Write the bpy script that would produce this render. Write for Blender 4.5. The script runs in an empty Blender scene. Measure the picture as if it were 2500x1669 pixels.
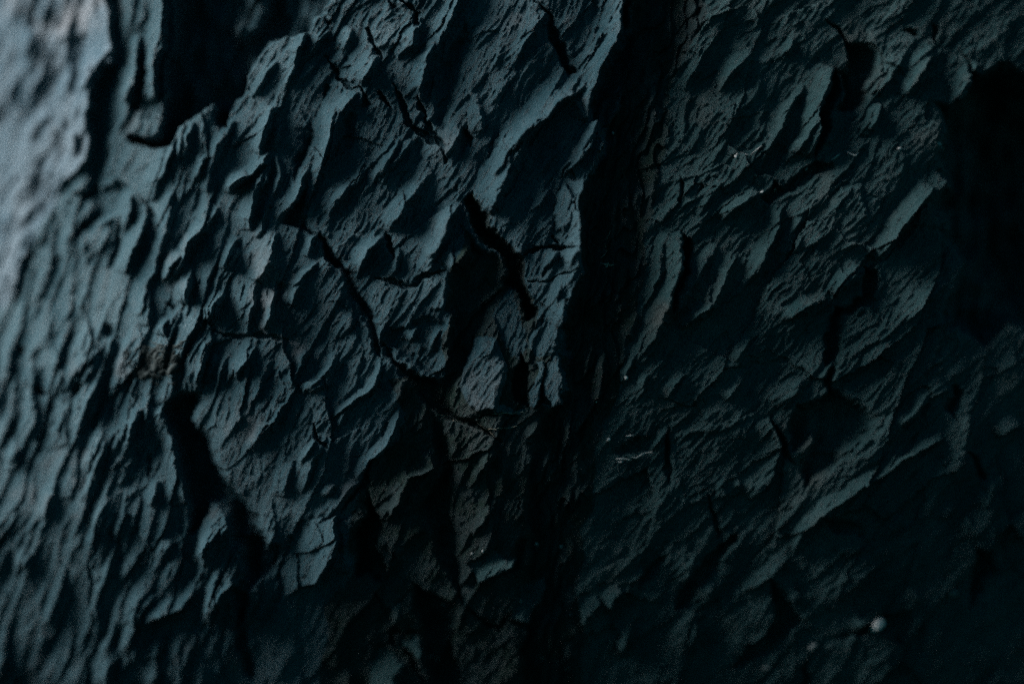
import bpy, math, random
import numpy as np

# ---------------------------------------------------------------- camera, sky, sun, exposure
K = 0.0002                      # metres of rock per layout unit (the view is 2500 x 1669 units, half a metre wide)
D = 6944.0                      # camera distance in layout units (100 mm lens)
scene = bpy.context.scene
cam_data = bpy.data.cameras.new('camera')
cam = bpy.data.objects.new('camera', cam_data)
scene.collection.objects.link(cam)
cam.location = (0, -D * K, 0)
cam.rotation_euler = (math.radians(90), 0, 0)
cam_data.lens = 100
cam_data.sensor_width = 36
cam_data.clip_start = 0.01
cam_data.clip_end = 200
cam_data.dof.use_dof = True
cam_data.dof.focus_distance = (D + 15) * K
cam_data.dof.aperture_fstop = 0.95
cam_data.dof.aperture_blades = 7
scene.camera = cam

SUN_TO = np.array([-0.79, 0.01, 0.60])        # towards the light: left, a little in front, above
SUN_TO = SUN_TO / np.linalg.norm(SUN_TO)
elev = math.asin(SUN_TO[2])
azim = math.atan2(SUN_TO[0], SUN_TO[1])         # from +Y towards +X
world = bpy.data.worlds.new('World')
scene.world = world
world.use_nodes = True
wn = world.node_tree
for n in list(wn.nodes):
    wn.nodes.remove(n)
sky = wn.nodes.new('ShaderNodeTexSky')
sky.sky_type = 'NISHITA'
sky.sun_disc = False
sky.sun_elevation = elev
sky.sun_rotation = azim
sky.air_density = 1.0
sky.dust_density = 0.0
sky.ozone_density = 4.0
bg = wn.nodes.new('ShaderNodeBackground')
bg.inputs['Strength'].default_value = 0.017
wo = wn.nodes.new('ShaderNodeOutputWorld')
tint = wn.nodes.new('ShaderNodeMix'); tint.data_type = 'RGBA'; tint.blend_type = 'MULTIPLY'; tint.inputs[0].default_value = 1.0
tint.inputs[7].default_value = (0.25, 1.0, 1.0, 1)                 # cool white balance of the photograph
wn.links.new(sky.outputs[0], tint.inputs[6])
wn.links.new(tint.outputs[2], bg.inputs[0])
wn.links.new(bg.outputs[0], wo.inputs[0])

from mathutils import Vector
sun_data = bpy.data.lights.new('sun', 'SUN')
sun = bpy.data.objects.new('sun', sun_data)
scene.collection.objects.link(sun)
sun_data.energy = 5.0
sun_data.angle = math.radians(52)
sun_data.color = (0.96, 0.98, 0.98)
sun.rotation_euler = Vector(-SUN_TO).to_track_quat('-Z', 'Y').to_euler()
sun.location = (-3, -2, 3)

scene.view_settings.view_transform = 'Standard'
scene.view_settings.look = 'None'
scene.view_settings.gamma = 1
scene.view_settings.exposure = 0.52
scene.cycles.use_denoising = False
scene.cycles.max_bounces = 3
scene.cycles.diffuse_bounces = 2

# ---------------------------------------------------------------- noise tools
def table(seed):
    r = np.random.RandomState(seed)
    p = r.permutation(512)
    a = r.rand(512) * 2 * np.pi
    return np.concatenate([p, p]), np.cos(a).astype(np.float32), np.sin(a).astype(np.float32)

def perlin(x, y, seed=0):
    p, gx, gy = table(seed)
    xi = np.floor(x).astype(np.int32); yi = np.floor(y).astype(np.int32)
    xf = (x - xi).astype(np.float32); yf = (y - yi).astype(np.float32)
    u = xf * xf * xf * (xf * (xf * 6 - 15) + 10); v = yf * yf * yf * (yf * (yf * 6 - 15) + 10)
    def g(ix, iy, dx, dy):
        k = p[(p[ix & 511] + iy) & 511]
        return gx[k] * dx + gy[k] * dy
    a = g(xi, yi, xf, yf); b = g(xi + 1, yi, xf - 1, yf)
    c = g(xi, yi + 1, xf, yf - 1); d = g(xi + 1, yi + 1, xf - 1, yf - 1)
    return 1.5 * (a + u * (b - a) + v * ((c + u * (d - c)) - (a + u * (b - a))))

def fbm(x, y, seed, octaves=3, gain=0.5):
    o = 0; a = 1.0
    for k in range(octaves):
        o = o + a * perlin(x * 2 ** k, y * 2 ** k, seed + 17 * k); a *= gain
    return o

def cells(c, a, seed):
    """elongated Voronoi: random values of the nearest cell, offsets to its centre, edge closeness"""
    r = np.random.RandomState(seed)
    J = r.rand(4, 256, 256).astype(np.float32)
    ci = np.floor(c).astype(np.int32); ai = np.floor(a).astype(np.int32)
    d1 = np.full(c.shape, 9e9, np.float32); d2 = d1.copy()
    out = [np.zeros(c.shape, np.float32) for _ in range(4)]
    for i in (-1, 0, 1):
        for j in (-1, 0, 1):
            ic = (ci + i) & 255; ia = (ai + j) & 255
            dx = (c - (ci + i) - J[0][ic, ia]).astype(np.float32); dy = (a - (ai + j) - J[1][ic, ia]).astype(np.float32)
            d = dx * dx + dy * dy
            m = d < d1
            d2 = np.where(m, d1, np.minimum(d2, d))
            d1 = np.where(m, d, d1)
            for q, v in enumerate((J[2][ic, ia], J[3][ic, ia], dx, dy)):
                out[q] = np.where(m, v, out[q])
    return out[0], out[1], out[2], out[3], np.sqrt(d1)

def sstep(a, b, x):
    t = np.clip((x - a) / (b - a), 0, 1)
    return t * t * (3 - 2 * t)

# ---------------------------------------------------------------- the sheet of rock: layout grid (x right, y down)
def axis(lo, hi, mlo, mhi, step):
    inner = np.arange(lo, hi + step * .5, step)
    out_ = [inner]
    s = step; left = []; q = inner[0]
    while q > mlo:
        s = min(s * 1.06, 14); q -= s; left.append(q)
    s = step; right = []; q = inner[-1]
    while q < mhi:
        s = min(s * 1.06, 14); q += s; right.append(q)
    return np.concatenate([left[::-1], inner, right])

STEP = 2.15
xs = axis(-40, 2540, -520, 3020, STEP)
ys = axis(-40, 1709, -380, 2050, STEP)
X, Y = np.meshgrid(xs, ys)
X = X.astype(np.float32); Y = Y.astype(np.float32)
NY, NX = X.shape
WX = 16 * perlin(X / 150, Y / 150, 7) + 11 * perlin(X / 70, Y / 70, 1) + 6 * perlin(X / 27, Y / 27, 2) + 3.2 * perlin(X / 11, Y / 11, 3)
WY = 16 * perlin(X / 150, Y / 150, 8) + 11 * perlin(X / 70, Y / 70, 4) + 6 * perlin(X / 27, Y / 27, 5) + 3.2 * perlin(X / 11, Y / 11, 6)
U = X + WX; V = Y + WY

# overall swell: nearest the camera in the middle, falling back towards the light on the left
sx_knots = [-600, 0, 200, 450, 800, 1150, 1450, 1800, 2200, 2350, 2600, 3100]
sx_slope = [1.05, 1.0, 0.95, 0.42, 0.15, 0.05, 0.0, -0.06, -0.16, -0.25, -0.35, -0.4]
sl = np.interp(xs, sx_knots, sx_slope)
hx = np.concatenate([[0], np.cumsum((sl[1:] + sl[:-1]) * .5 * np.diff(xs))])
hx = hx - np.interp(1300, xs, hx)
sy = np.interp(ys, [-400, 0, 600, 1000, 1400, 1700, 2100], [0.14, 0.12, 0.03, -0.15, -0.36, -0.48, -0.5])
hy = np.concatenate([[0], np.cumsum((sy[1:] + sy[:-1]) * .5 * np.diff(ys))])
hy = hy - np.interp(800, ys, hy)
lefty = np.interp(ys, [-400, 0, 500, 900, 1250, 1700, 2100], [1.1, 1.08, 1.0, .66, .36, .20, .12])      # the left turns less towards the light lower down
LEFTW = np.where(xs[None, :] < 1300, lefty[:, None], 1.0)
BASE = (hx[None, :] * LEFTW + hy[:, None]).astype(np.float32)
H = BASE.copy()

NU = X + 0.35 * WX + 10 * perlin(X / 160, Y / 160, 9); NV = Y + 0.35 * WY + 10 * perlin(X / 160, Y / 160, 10)
def rot(deg):
    t = math.radians(deg)
    return NU * math.cos(t) + NV * math.sin(t), NU * math.sin(t) - NV * math.cos(t)

wL = 1 - sstep(350, 900, X - 0.25 * (Y - 800))
wR = sstep(1380, 1620, X + 0.12 * (Y - 800))
wC = 1 - np.maximum(wL, wR)
wL = wL * (.35 + 1.0 * sstep(-.45, .5, perlin(X / 210, Y / 260, 301)))      # quieter and rougher patches
# flutes: long wavy ribs running up to the right
c, a = rot(17)
fl = perlin(c / 64 + .6 * perlin(c / 150, a / 240, 40), a / 330, 11) + .5 * perlin(c / 32, a / 170, 12)
fl = .6 * fl + .4 * (1 - 1.9 * np.abs(fl))
H += wL * (10 * fl + 13 * (1 - sstep(200, 500, X)) * perlin(c / 22, a / 150, 34) + 9 * perlin(c / 120, a / 330, 13))
c, a = rot(27)
fl = perlin(c / 52 + .6 * perlin(c / 130, a / 200, 41), a / 290, 14) + .5 * perlin(c / 26, a / 130, 15)
fl = 1 - 1.7 * np.abs(fl)
H += wC * (1.5 * fl + 9 * perlin(c / 150, a / 360, 16) + 5 * perlin(c / 70, a / 200, 31))
c, a = rot(38)
fl = perlin(c / 60 + .6 * perlin(c / 130, a / 200, 42), a / 290, 17) + .5 * perlin(c / 30, a / 120, 18)
fl = 1 - 1.6 * np.abs(fl)
H += wR * (1.5 * fl + 11 * perlin(c / 170, a / 360, 19) + 6 * perlin(c / 80, a / 210, 32))
# lens-shaped swellings of many sizes
for (deg, w, cw, aw, amp, seed) in ((20, wL, 62, 260, 9, 161), (15, wL, 30, 150, 7, 162), (30, wC, 70, 300, 5, 164), (42, wR, 75, 300, 7, 166)):
    c, a = rot(deg)
    r1, r2, dc, da, d1 = cells((c + 9 * perlin(X / 60, Y / 60, seed + 9)) / cw, (a + 26 * perlin(X / 70, Y / 70, seed + 8)) / aw, seed)
    H += w * amp * np.clip(r1 * 1.5 - .25, 0, 1) * np.clip(1 - (d1 * 1.35) ** 1.6, 0, 1)
# laminae: thin beds that rise gently and break off sharply on the far side from the light, in patches
for (deg, w, per, amp, seed) in ((19, wL, 66, 22, 201), (24, wL, 31, 7, 202), (31, wC, 58, 9, 203), (35, wC, 19, 2.6, 204), (42, wR, 64, 9, 205), (44, wR, 21, 2.8, 206)):
    c, a = rot(deg)
    t = c / per + 1.3 * perlin(c / (per * 5), a / (per * 6), seed) + .3 * perlin(c / (per * 1.6), a / (per * 2.6), seed + 50)
    saw = t - np.floor(t)
    saw = np.where(saw < .9, saw / .9, (1 - saw) / .1)
    k = np.floor(t).astype(np.int64)
    patch = sstep(-.25, .45, perlin(a / (per * 2.6) + 7.3 * (k % 97), 0.37 * (k % 89) + 0 * a, seed + 70))
    H += (w * amp * saw * patch).astype(np.float32)
# overlapping scales and flakes of slate
for (deg, w, cw, aw, off, tilt, lean, seed) in ((17, wL, 58, 230, 13, .50, .08, 61), (26, wL, 27, 100, 6, .45, .06, 64),
                                                (28, wC, 170, 460, 18, .26, .10, 67), (33, wC, 62, 190, 6, .20, .08, 62), (38, wC, 26, 84, 2.6, .20, .08, 65), (30, wC, 11, 40, 1.3, .24, .08, 69),
                                                (42, wR, 180, 440, 22, .26, .10, 68), (40, wR, 66, 190, 6.5, .20, .08, 63), (46, wR, 27, 84, 2.8, .20, .08, 66), (40, wR, 12, 42, 1.3, .22, .08, 70)):
    c, a = rot(deg)
    c2 = c + 3 * perlin(X / 30, Y / 30, seed + 5) + min(.08 * cw, 2.2) * perlin(X / 11, Y / 11, seed + 7); a2 = a + 14 * perlin(X / 60, Y / 60, seed + 6)
    r1, r2, dc, da, e = cells(c2 / cw, a2 / aw, seed)
    H += w * (off * (r1 - .5) + tilt * (r2 - .42) * dc * cw + lean * (r1 - .5) * da * aw)

# ---------------------------------------------------------------- traced relief
RH = np.zeros_like(H)          # ribs are gathered here, then levelled so that crowded ribs do not pile up into hills
FM = np.zeros_like(H)
def blur(a, n):
    for ax in (0, 1):
        for _ in range(3):
            p = np.concatenate([np.repeat(np.take(a, [0], ax), n, ax), a, np.repeat(np.take(a, [-1], ax), n + 1, ax)], ax)
            cs = np.cumsum(p.astype(np.float64), ax)
            m = a.shape[ax]
            a = ((np.take(cs, range(2 * n, 2 * n + m), ax) - np.take(cs, range(0, m), ax)) / (2 * n)).astype(np.float32)
    return a
def win(pts, pad):
    q = np.array(pts)
    i0, i1 = np.searchsorted(ys, [q[:, 1].min() - pad, q[:, 1].max() + pad])
    j0, j1 = np.searchsorted(xs, [q[:, 0].min() - pad, q[:, 0].max() + pad])
    return slice(max(i0, 0), min(i1 + 1, NY)), slice(max(j0, 0), min(j1 + 1, NX))

def seg_dist(u, v, pts):
    best = np.full(u.shape, 1e9, np.float32); side = np.zeros(u.shape, np.float32); tt = np.zeros(u.shape, np.float32)
    P_ = np.array(pts, float)
    L = np.hypot(*(P_[1:] - P_[:-1]).T); tot = L.sum(); acc = 0
    for k in range(len(P_) - 1):
        ax, ay = P_[k]; bx, by = P_[k + 1]
        dx, dy = bx - ax, by - ay; l2 = dx * dx + dy * dy + 1e-6
        t = np.clip(((u - ax) * dx + (v - ay) * dy) / l2, 0, 1)
        d = np.hypot(u - ax - t * dx, v - ay - t * dy)
        m = d < best
        best = np.where(m, d, best)
        side = np.where(m, np.sign((u - ax) * dy - (v - ay) * dx), side)
        tt = np.where(m, (acc + t * L[k]) / tot, tt)
        acc += L[k]
    return best, side, tt

def ridge(pts, lit, dark, h, taper=0.35):
    """a rib: gentle flank towards the light (upper left), steep flank away from it"""
    lit *= .78; dark *= .5
    s = win(pts, max(lit, dark) + 40)
    d, side, t = seg_dist(X[s] + .6 * WX[s], Y[s] + .6 * WY[s], pts)
    dx, dy = pts[-1][0] - pts[0][0], pts[-1][1] - pts[0][1]
    right = 1.0 if (dy * .86 + -dx * .45) > 0 else -1.0      # side>0 is the (dy,-dx) side
    sd = d * side * right                                     # positive away from the light
    f = np.where(sd < 0, np.clip(1 + sd / lit, 0, 1), np.clip(1 - sd / dark, 0, 1))
    f = np.where(sd < 0, f ** 1.1, f)
    e = np.clip(np.minimum(t, 1 - t) / taper, 0, 1) if taper else 1
    RH[s] += h * (1.3 if pts[0][0] > 1560 else (1.5 if pts[0][0] > 800 else (2.0 if pts[0][0] > 300 else 1.3))) * f * (np.sqrt(e) if taper else 1)

def inside(u, v, poly):
    q = list(poly); n = len(q); ins = np.zeros(u.shape, bool)
    for k in range(n):
        x0, y0 = q[k]; x1, y1 = q[(k + 1) % n]
        if y0 == y1: continue
        ins ^= ((y0 > v) != (y1 > v)) & (u < (x1 - x0) * (v - y0) / (y1 - y0) + x0)
    return ins

def poly_d(u, v, poly):
    d, _, _ = seg_dist(u, v, list(poly) + [poly[0]])
    return np.where(inside(u, v, poly), d, -d)

def pit(poly, depth, edge=14, ramp=.75):
    """a hollow, deepest under the edge nearest the light and running out on the far side"""
    s = win(poly, 60)
    d = poly_d(U[s], V[s], poly)
    m = d > 0
    x = X[s]
    xl = np.where(m, x, 1e9).min(1, keepdims=True); xr = np.where(m, x, -1e9).max(1, keepdims=True)
    f = np.clip((x - xl) / np.maximum(xr - xl, 8), 0, 1)
    depth = depth * 1.3; edge = edge * 1.6
    H[s] -= depth * sstep(-3, edge, d) * (1 - ramp * f ** 1.6) * (1 + .25 * perlin(x / 40, Y[s] / 70, 91))

def crack(pts, w, depth, taper=.2):
    s = win(pts, w + 40)
    d, _, t = seg_dist(U[s], V[s], pts)
    e = np.clip(np.minimum(t, 1 - t) / taper, 0, 1)
    ww = w * (.3 + .7 * e) * (.9 + .9 * perlin(X[s] / 24, Y[s] / 24, 77))
    ww = np.maximum(ww, 1.5)
    H[s] -= depth * (.4 + .6 * e) * (1 - sstep(ww * .35, ww, d))

def facet(poly, gx, gy, lift, edge=6, keep=.15):
    """a flat split face: plane with slopes gx (positive looks to the light) and gy, standing proud by lift"""
    s = win(poly, 50)
    d = poly_d(U[s], V[s], poly)
    m = d > 0
    if not m.any(): return
    cx, cy = X[s][m].mean(), Y[s][m].mean()
    mean = H[s][m].mean()
    plane = mean + lift + gx * (X[s] - cx) + gy * (Y[s] - cy) + keep * (H[s] - mean)
    w = sstep(-2, edge, d)
    FM[s] = np.maximum(FM[s], w * (1 - keep))
    H[s] = H[s] * (1 - w) + plane * w

S = 1.8667
def T1(*p): return [(x / S, y / S) for x, y in p]
def T2(*p): return [(800 + x / S, y / S) for x, y in p]
def T3(*p): return [(1640 + x / S, y / S) for x, y in p]
def T4(*p): return [(x / S, 830 + y / S) for x, y in p]
def T5(*p): return [(800 + x / S, 830 + y / S) for x, y in p]
def T6(*p): return [(1640 + x / S, 830 + y / S) for x, y in p]

# --- the dark cleft and the hollow below it (step away from the light on its left, rise on its right)
CLEFT = [(1548, -420), (1548, 0), (1515, 110), (1450, 250), (1433, 300), (1462, 300), (1440, 400), (1422, 470), (1418, 560), (1412, 660), (1396, 740), (1366, 800),
         (1362, 880), (1385, 960), (1330, 1010), (1290, 1070), (1270, 1170), (1290, 1300), (1270, 1420), (1260, 1669), (1250, 2100),
         (1440, 2100), (1420, 1669), (1440, 1560), (1408, 1450), (1416, 1350), (1432, 1260), (1436, 1100),
         (1475, 1065), (1500, 990), (1515, 925), (1520, 850), (1545, 760), (1585, 600), (1605, 420), (1660, 160), (1735, 20), (1735, -420)]
def cleft():
    s = win(CLEFT, 140)
    d = poly_d(U[s] + .9 * WX[s], V[s] + .9 * WY[s], CLEFT)
    left, _, _ = seg_dist(U[s], V[s], CLEFT[:21])
    right, _, _ = seg_dist(U[s], V[s], CLEFT[21:])
    m = d > 0
    wall_l = sstep(0, 20, np.where(m, left, 0))
    wall_r = sstep(-10, 130, np.where(m, right, 0))
    f = left / (left + right + 1e-3)
    H[s] -= np.where(m, (85 - 40 * sstep(300, 700, V[s])) * wall_l * (1 - f ** 1.3), 0)
    H[s] += sstep(0, 30, d) * np.where(m, 16 * perlin(X[s] / 60, Y[s] / 130, 87) + 16 * ((t_ := (X[s] + .22 * Y[s]) / 38 + 1.2 * perlin(X[s] / 120, Y[s] / 160, 88) + .5 * perlin(X[s] / 30, Y[s] / 60, 86)) - np.floor(t_)) + 6 * perlin((X[s] + .2 * Y[s]) / 12, Y[s] / 60, 89), 0)
cleft()
# the wall right of the cleft sits a little back
RIGHT = [(1735, -900), (1735, 20), (1660, 160), (1605, 420), (1585, 600), (1545, 760), (1520, 850), (1515, 925), (1500, 990), (1475, 1065), (1436, 1100), (1432, 1260), (1416, 1350), (1408, 1450), (1440, 1560), (1420, 1669), (1440, 2900), (4000, 2900), (4000, -900)]
H -= 40 * sstep(-200, 40, poly_d(U, V, RIGHT))

# --- top left: pale face, hanging block and the recess behind it
pit(T1((-200, -400), (90, -400), (85, 0), (60, 50), (30, 90), (-60, 150), (-200, 160)), 90, 20)
ridge(T1((490, -300), (495, 0), (505, 100), (525, 210), (520, 290), (470, 330), (420, 420), (400, 500), (405, 600), (420, 640), (390, 740), (300, 810), (250, 880)), 110, 22, 42, .3)
pit(T1((505, -300), (570, -300), (560, 0), (545, 250), (545, 400), (560, 560), (540, 660), (500, 790), (560, 800), (450, 870), (380, 900), (390, 780), (420, 640), (400, 480), (430, 400), (520, 290), (530, 200)), 22, 12)
RECESS = T1((760, -400), (1560, -400), (1500, 0), (1410, 80), (1380, 160), (1270, 190), (1190, 260), (1130, 340), (1100, 430), (1060, 470), (1050, 590), (1000, 570), (985, 485), (920, 540), (810, 580), (780, 650), (690, 665), (610, 640), (600, 600), (690, 595), (740, 480), (755, 300), (790, 130))
pit(RECESS, 150, 12, .2)
ridge(T1((1230, -200), (1200, 0), (1150, 90), (1060, 160)), 90, 40, 45, .2)
ridge(T1((745, -200), (748, 60), (742, 230), (715, 300), (700, 460)), 60, 14, 40, .12)
ridge(T1((640, 150), (622, 290), (600, 400), (575, 460)), 42, 10, 24, .15)
pit(T1((625, 250), (640, 260), (645, 330), (640, 490), (590, 490), (610, 400), (615, 300)), 38, 8)
pit(T1((300, 880), (420, 850), (590, 830), (620, 870), (570, 890), (540, 980), (470, 1030), (420, 1070), (360, 1110), (350, 1060), (430, 980), (410, 930)), 34, 12)
ridge(T1((655, 950), (650, 1040), (610, 1150), (570, 1240)), 45, 10, 22)
ridge(T1((600, 885), (592, 980), (565, 1060)), 34, 8, 18)
pit(T1((620, 880), (680, 960), (705, 1020), (670, 1025), (650, 940)), 30, 6)
pit(T1((520, 1000), (550, 1100), (540, 1210), (515, 1200)), 26, 6)
pit(T1((150, 1110), (170, 1180), (120, 1340), (75, 1380), (65, 1320)), 40, 12)
for q in (((290, 930), (250, 1100), (200, 1330), (160, 1400)), ((400, 960), (340, 1100), (310, 1190)), ((800, 600), (790, 700), (710, 850), (690, 920)),
          ((890, 560), (870, 640), (850, 730)), ((1030, 600), (960, 750), (950, 870)), ((790, 880), (790, 1000), (720, 1130), (690, 1270), (640, 1450)),
          ((1250, 490), (1215, 590), (1190, 700)), ((1230, 690), (1190, 870), (1150, 1000)), ((1560, 540), (1520, 640), (1480, 800)), ((1400, 770), (1350, 900), (1310, 1000)),
          ((1270, 1050), (1240, 1200), (1190, 1300)), ((1140, 790), (1060, 860)), ((930, 1050), (880, 1130), (760, 1300)), ((880, 1200), (850, 1380)),
          ((240, 930), (190, 1050), (90, 1230), (40, 1380)), ((1040, 1340), (960, 1480)), ((1240, 1330), (1200, 1500)), ((1100, 1140), (1020, 1230)),
          ((530, 220), (430, 350), (390, 430)), ((200, 20), (190, 110)), ((150, 130), (110, 270)), ((250, 500), (130, 640)), ((350, 600), (320, 700))):
    ridge(T1(*q), 52, 16, 17)
pit(T1((1400, 560), (1430, 640), (1380, 760), (1330, 860), (1310, 800), (1340, 680)), 26, 10)
pit(T1((1500, 370), (1535, 390), (1520, 440), (1485, 460)), 22, 8)
pit(T1((1375, 860), (1400, 830), (1395, 960), (1440, 1060), (1510, 1090), (1568, 1200), (1550, 1240), (1490, 1220), (1470, 1110), (1380, 1060), (1310, 1010), (1320, 980)), 46, 9)

# --- middle top: cracks, ribs and the large slab
crack(T2((165, 140), (200, 180), (235, 250), (262, 285)), 7, 26)
crack(T2((-20, 250), (60, 320), (100, 400), (135, 415)), 7, 26)
pit(T2((150, 405), (190, 425), (205, 470), (170, 490)), 30, 6)
crack(T2((240, 410), (285, 490)), 9, 28)
crack(T2((310, 380), (380, 540), (440, 600), (500, 690), (532, 755)), 10, 32)
crack(T2((410, 420), (460, 560), (480, 640)), 9, 28)
pit(T2((285, -40), (330, 0), (345, 60), (310, 75)), 36, 8)
crack(T2((340, -10), (410, 80), (388, 150)), 10, 32)
ridge(T2((625, -200), (610, 0), (560, 100), (500, 200), (440, 340), (420, 440)), 46, 18, 26, .12)
pit(T2((620, 90), (690, 90), (690, 190), (630, 330), (600, 450), (550, 600), (520, 640), (480, 560), (480, 450), (500, 300), (560, 180)), 30, 24)
ridge(T2((985, 60), (940, 150), (880, 250), (840, 330)), 46, 12, 15)
ridge(T2((870, 330), (820, 400), (760, 470)), 40, 14, 10)
pit(T2((945, -30), (990, 40), (1020, 80), (1060, 130), (1090, 200), (1105, 300), (1140, 348), (1090, 345), (1050, 290), (1020, 220), (1000, 110)), 62, 9)
ridge(T2((1365, -150), (1352, 10), (1315, 180), (1245, 330), (1195, 460), (1172, 550)), 95, 14, 34, .1)
ridge(T2((1170, 400), (1100, 450), (1010, 530), (900, 640), (860, 760), (790, 900), (735, 985)), 95, 18, 30, .1)
ridge(T2((980, 530), (900, 600), (830, 690), (770, 800)), 40, 10, 9)
pit(T2((1360, 20), (1400, 0), (1390, 350), (1300, 440), (1262, 470), (1232, 530), (1182, 552), (1200, 450), (1262, 330), (1312, 200)), 60, 8)
ridge(T2((1235, 525), (1190, 680), (1155, 720), (1085, 800)), 40, 9, 22, .12)
ridge(T2((1265, 600), (1232, 730), (1180, 850)), 24, 8, 16)
ridge(T2((1370, 400), (1320, 500), (1280, 575)), 30, 8, 24)
ridge(T2((1165, 830), (1162, 1000), (1150, 1130), (1142, 1250), (1100, 1380), (1060, 1490)), 70, 12, 26, .08)
FLAKE_OVAL = T2((1090, 828), (1116, 870), (1110, 980), (1080, 1045), (1040, 1035), (1025, 940), (1050, 865))
facet(FLAKE_OVAL, .34, .05, 12, 5, .1)
crack(T2((880, 1142), (1000, 1125), (1040, 1127), (1135, 1120)), 5, 24)
crack(T2((1010, 1060), (1050, 1110)), 5, 20)
crack(T2((900, 1262), (1000, 1290), (1135, 1240)), 4, 14)
crack(T2((1040, 1180), (1000, 1260)), 5, 16)
FORK = T2((600, 930), (645, 880), (700, 980), (745, 985), (740, 1040), (800, 1080), (890, 1140), (905, 1180), (905, 1280), (930, 1350), (962, 1390), (955, 1450), (900, 1450), (880, 1335), (830, 1305), (790, 1290), (780, 1170), (700, 1080), (660, 1020), (640, 960))
pit(FORK, 90, 10)
pit(T2((610, 975), (640, 1050), (780, 1180), (790, 1290), (750, 1420), (660, 1600), (600, 1700), (520, 1800), (540, 1560), (560, 1420), (540, 1400), (560, 1260), (640, 1150)), 24, 14)
ridge(T2((600, 940), (560, 1030), (520, 1120)), 40, 8, 18)
ridge(T2((650, 1100), (600, 1230), (556, 1255)), 60, 10, 22)
facet(T2((557, 1268), (528, 1400), (450, 1412), (500, 1300)), .45, .1, 6, 6, .3)
crack(T2((200, 1280), (330, 1302), (430, 1282), (545, 1252)), 8, 26)
for q in (((250, 1080), (180, 1150), (150, 1230)), ((430, 850), (330, 990), (280, 1060)), ((160, 700), (130, 830), (10, 980)), ((60, 500), (20, 640), (0, 760)),
          ((330, 620), (270, 760), (230, 830)), ((510, 1100), (470, 1230), (440, 1270)), ((330, 1140), (280, 1270)), ((620, 570), (560, 680), (520, 740)), ((110, 130), (60, 220)), ((230, 260), (170, 390)),
          ((480, 190), (450, 290)), ((420, 90), (390, 250)), ((700, 470), (715, 600)), ((130, 1430), (90, 1540)), ((420, 1480), (380, 1560))):
    ridge(T2(*q), 48, 14, 15)
pit(T2((265, 1060), (292, 1170), (272, 1195), (255, 1120)), 24, 6)
pit(T2((110, 520), (170, 530), (165, 620), (90, 700), (60, 690), (80, 590)), 18, 14)
pit(T2((-10, 1100), (30, 1180), (110, 1250), (150, 1320), (220, 1440), (260, 1568), (290, 1650), (215, 1600), (180, 1480), (110, 1340), (60, 1270), (-10, 1200)), 46, 9)
facet(T2((830, 1305), (852, 1400), (912, 1575), (880, 1620), (790, 1568), (755, 1480), (780, 1400)), .10, 0, -6, 5, .1)
crack(T2((800, 1420), (820, 1500), (870, 1560)), 4, 12)

# --- right wall
ridge(T3((740, 305), (692, 470), (662, 640), (620, 725)), 110, 10, 28, .12)
pit(T3((742, 300), (768, 330), (745, 450), (715, 600), (692, 665), (625, 730), (672, 600), (692, 480)), 60, 7)
pit(T3((715, 90), (790, 140), (835, 190), (900, 188), (962, 240), (930, 330), (882, 380), (872, 470), (800, 492), (758, 492), (775, 400), (765, 330), (822, 280), (812, 200), (770, 160)), 80, 10)
pit(T3((1060, 130), (1110, 135), (1135, 190), (1090, 185)), 40, 8)
pit(T3((1180, 120), (1210, 140), (1225, 215), (1185, 200)), 40, 8)
pit(T3((390, 880), (440, 850), (470, 790), (530, 830), (620, 745), (745, 725), (740, 780), (640, 820), (545, 890), (450, 915)), 45, 9)
for q, w, h in ((((340, 250), (280, 320), (230, 400)), 34, 12), (((560, 180), (530, 240)), 26, 10), (((610, 390), (540, 520), (450, 640), (390, 830)), 60, 20), (((690, 500), (600, 640), (520, 740)), 46, 14),
             (((385, 860), (300, 940), (240, 1005)), 46, 20), (((510, 940), (450, 1130), (400, 1290)), 50, 18), (((210, 1120), (110, 1290), (20, 1460)), 70, 26), (((280, 1240), (200, 1390), (50, 1495)), 44, 20),
             (((1200, 840), (1110, 1000), (940, 1180)), 70, 30), (((955, 470), (925, 600)), 46, 20), (((1215, 230), (1140, 330), (1070, 440)), 60, 22), (((1405, 275), (1365, 380), (1320, 485)), 40, 22),
             (((900, 640), (760, 800), (700, 900)), 50, 14), (((640, 960), (540, 1060), (500, 1150)), 40, 12), (((900, 1210), (820, 1300), (730, 1350)), 50, 18), (((700, 1340), (560, 1470)), 50, 16),
             (((460, 250), (400, 340), (360, 480)), 40, 10), (((240, 130), (150, 260), (90, 420)), 40, 11), (((130, 380), (70, 500), (50, 640)), 40, 10), (((380, 400), (300, 520), (250, 640)), 40, 10),
             (((1270, 1300), (1150, 1400), (1060, 1470)), 50, 16), (((250, 800), (170, 920), (120, 980)), 36, 10), (((1050, 250), (1000, 350), (960, 440)), 50, 14)):
    ridge(T3(*q), w, 14, h)
pit(T3((40, 1050), (75, 1090), (92, 1150), (72, 1250), (15, 1340), (25, 1240), (55, 1160)), 48, 7)
pit(T3((882, 1205), (945, 1215), (935, 1370), (830, 1435), (775, 1445), (765, 1568), (765, 1680), (690, 1680), (700, 1568), (722, 1390), (790, 1410), (880, 1350)), 60, 9)
pit(T3((1330, 230), (1430, 310), (1500, 270), (1700, 360), (2300, 300), (2300, 1500), (1700, 1560), (1560, 1480), (1450, 1600), (1330, 1520), (1240, 1500), (1280, 1380), (1330, 1210), (1262, 1100), (1290, 1000), (1200, 930), (1260, 820), (1190, 700), (1250, 600), (1200, 430), (1320, 440), (1370, 330)), 170, 34, 0)
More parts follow.
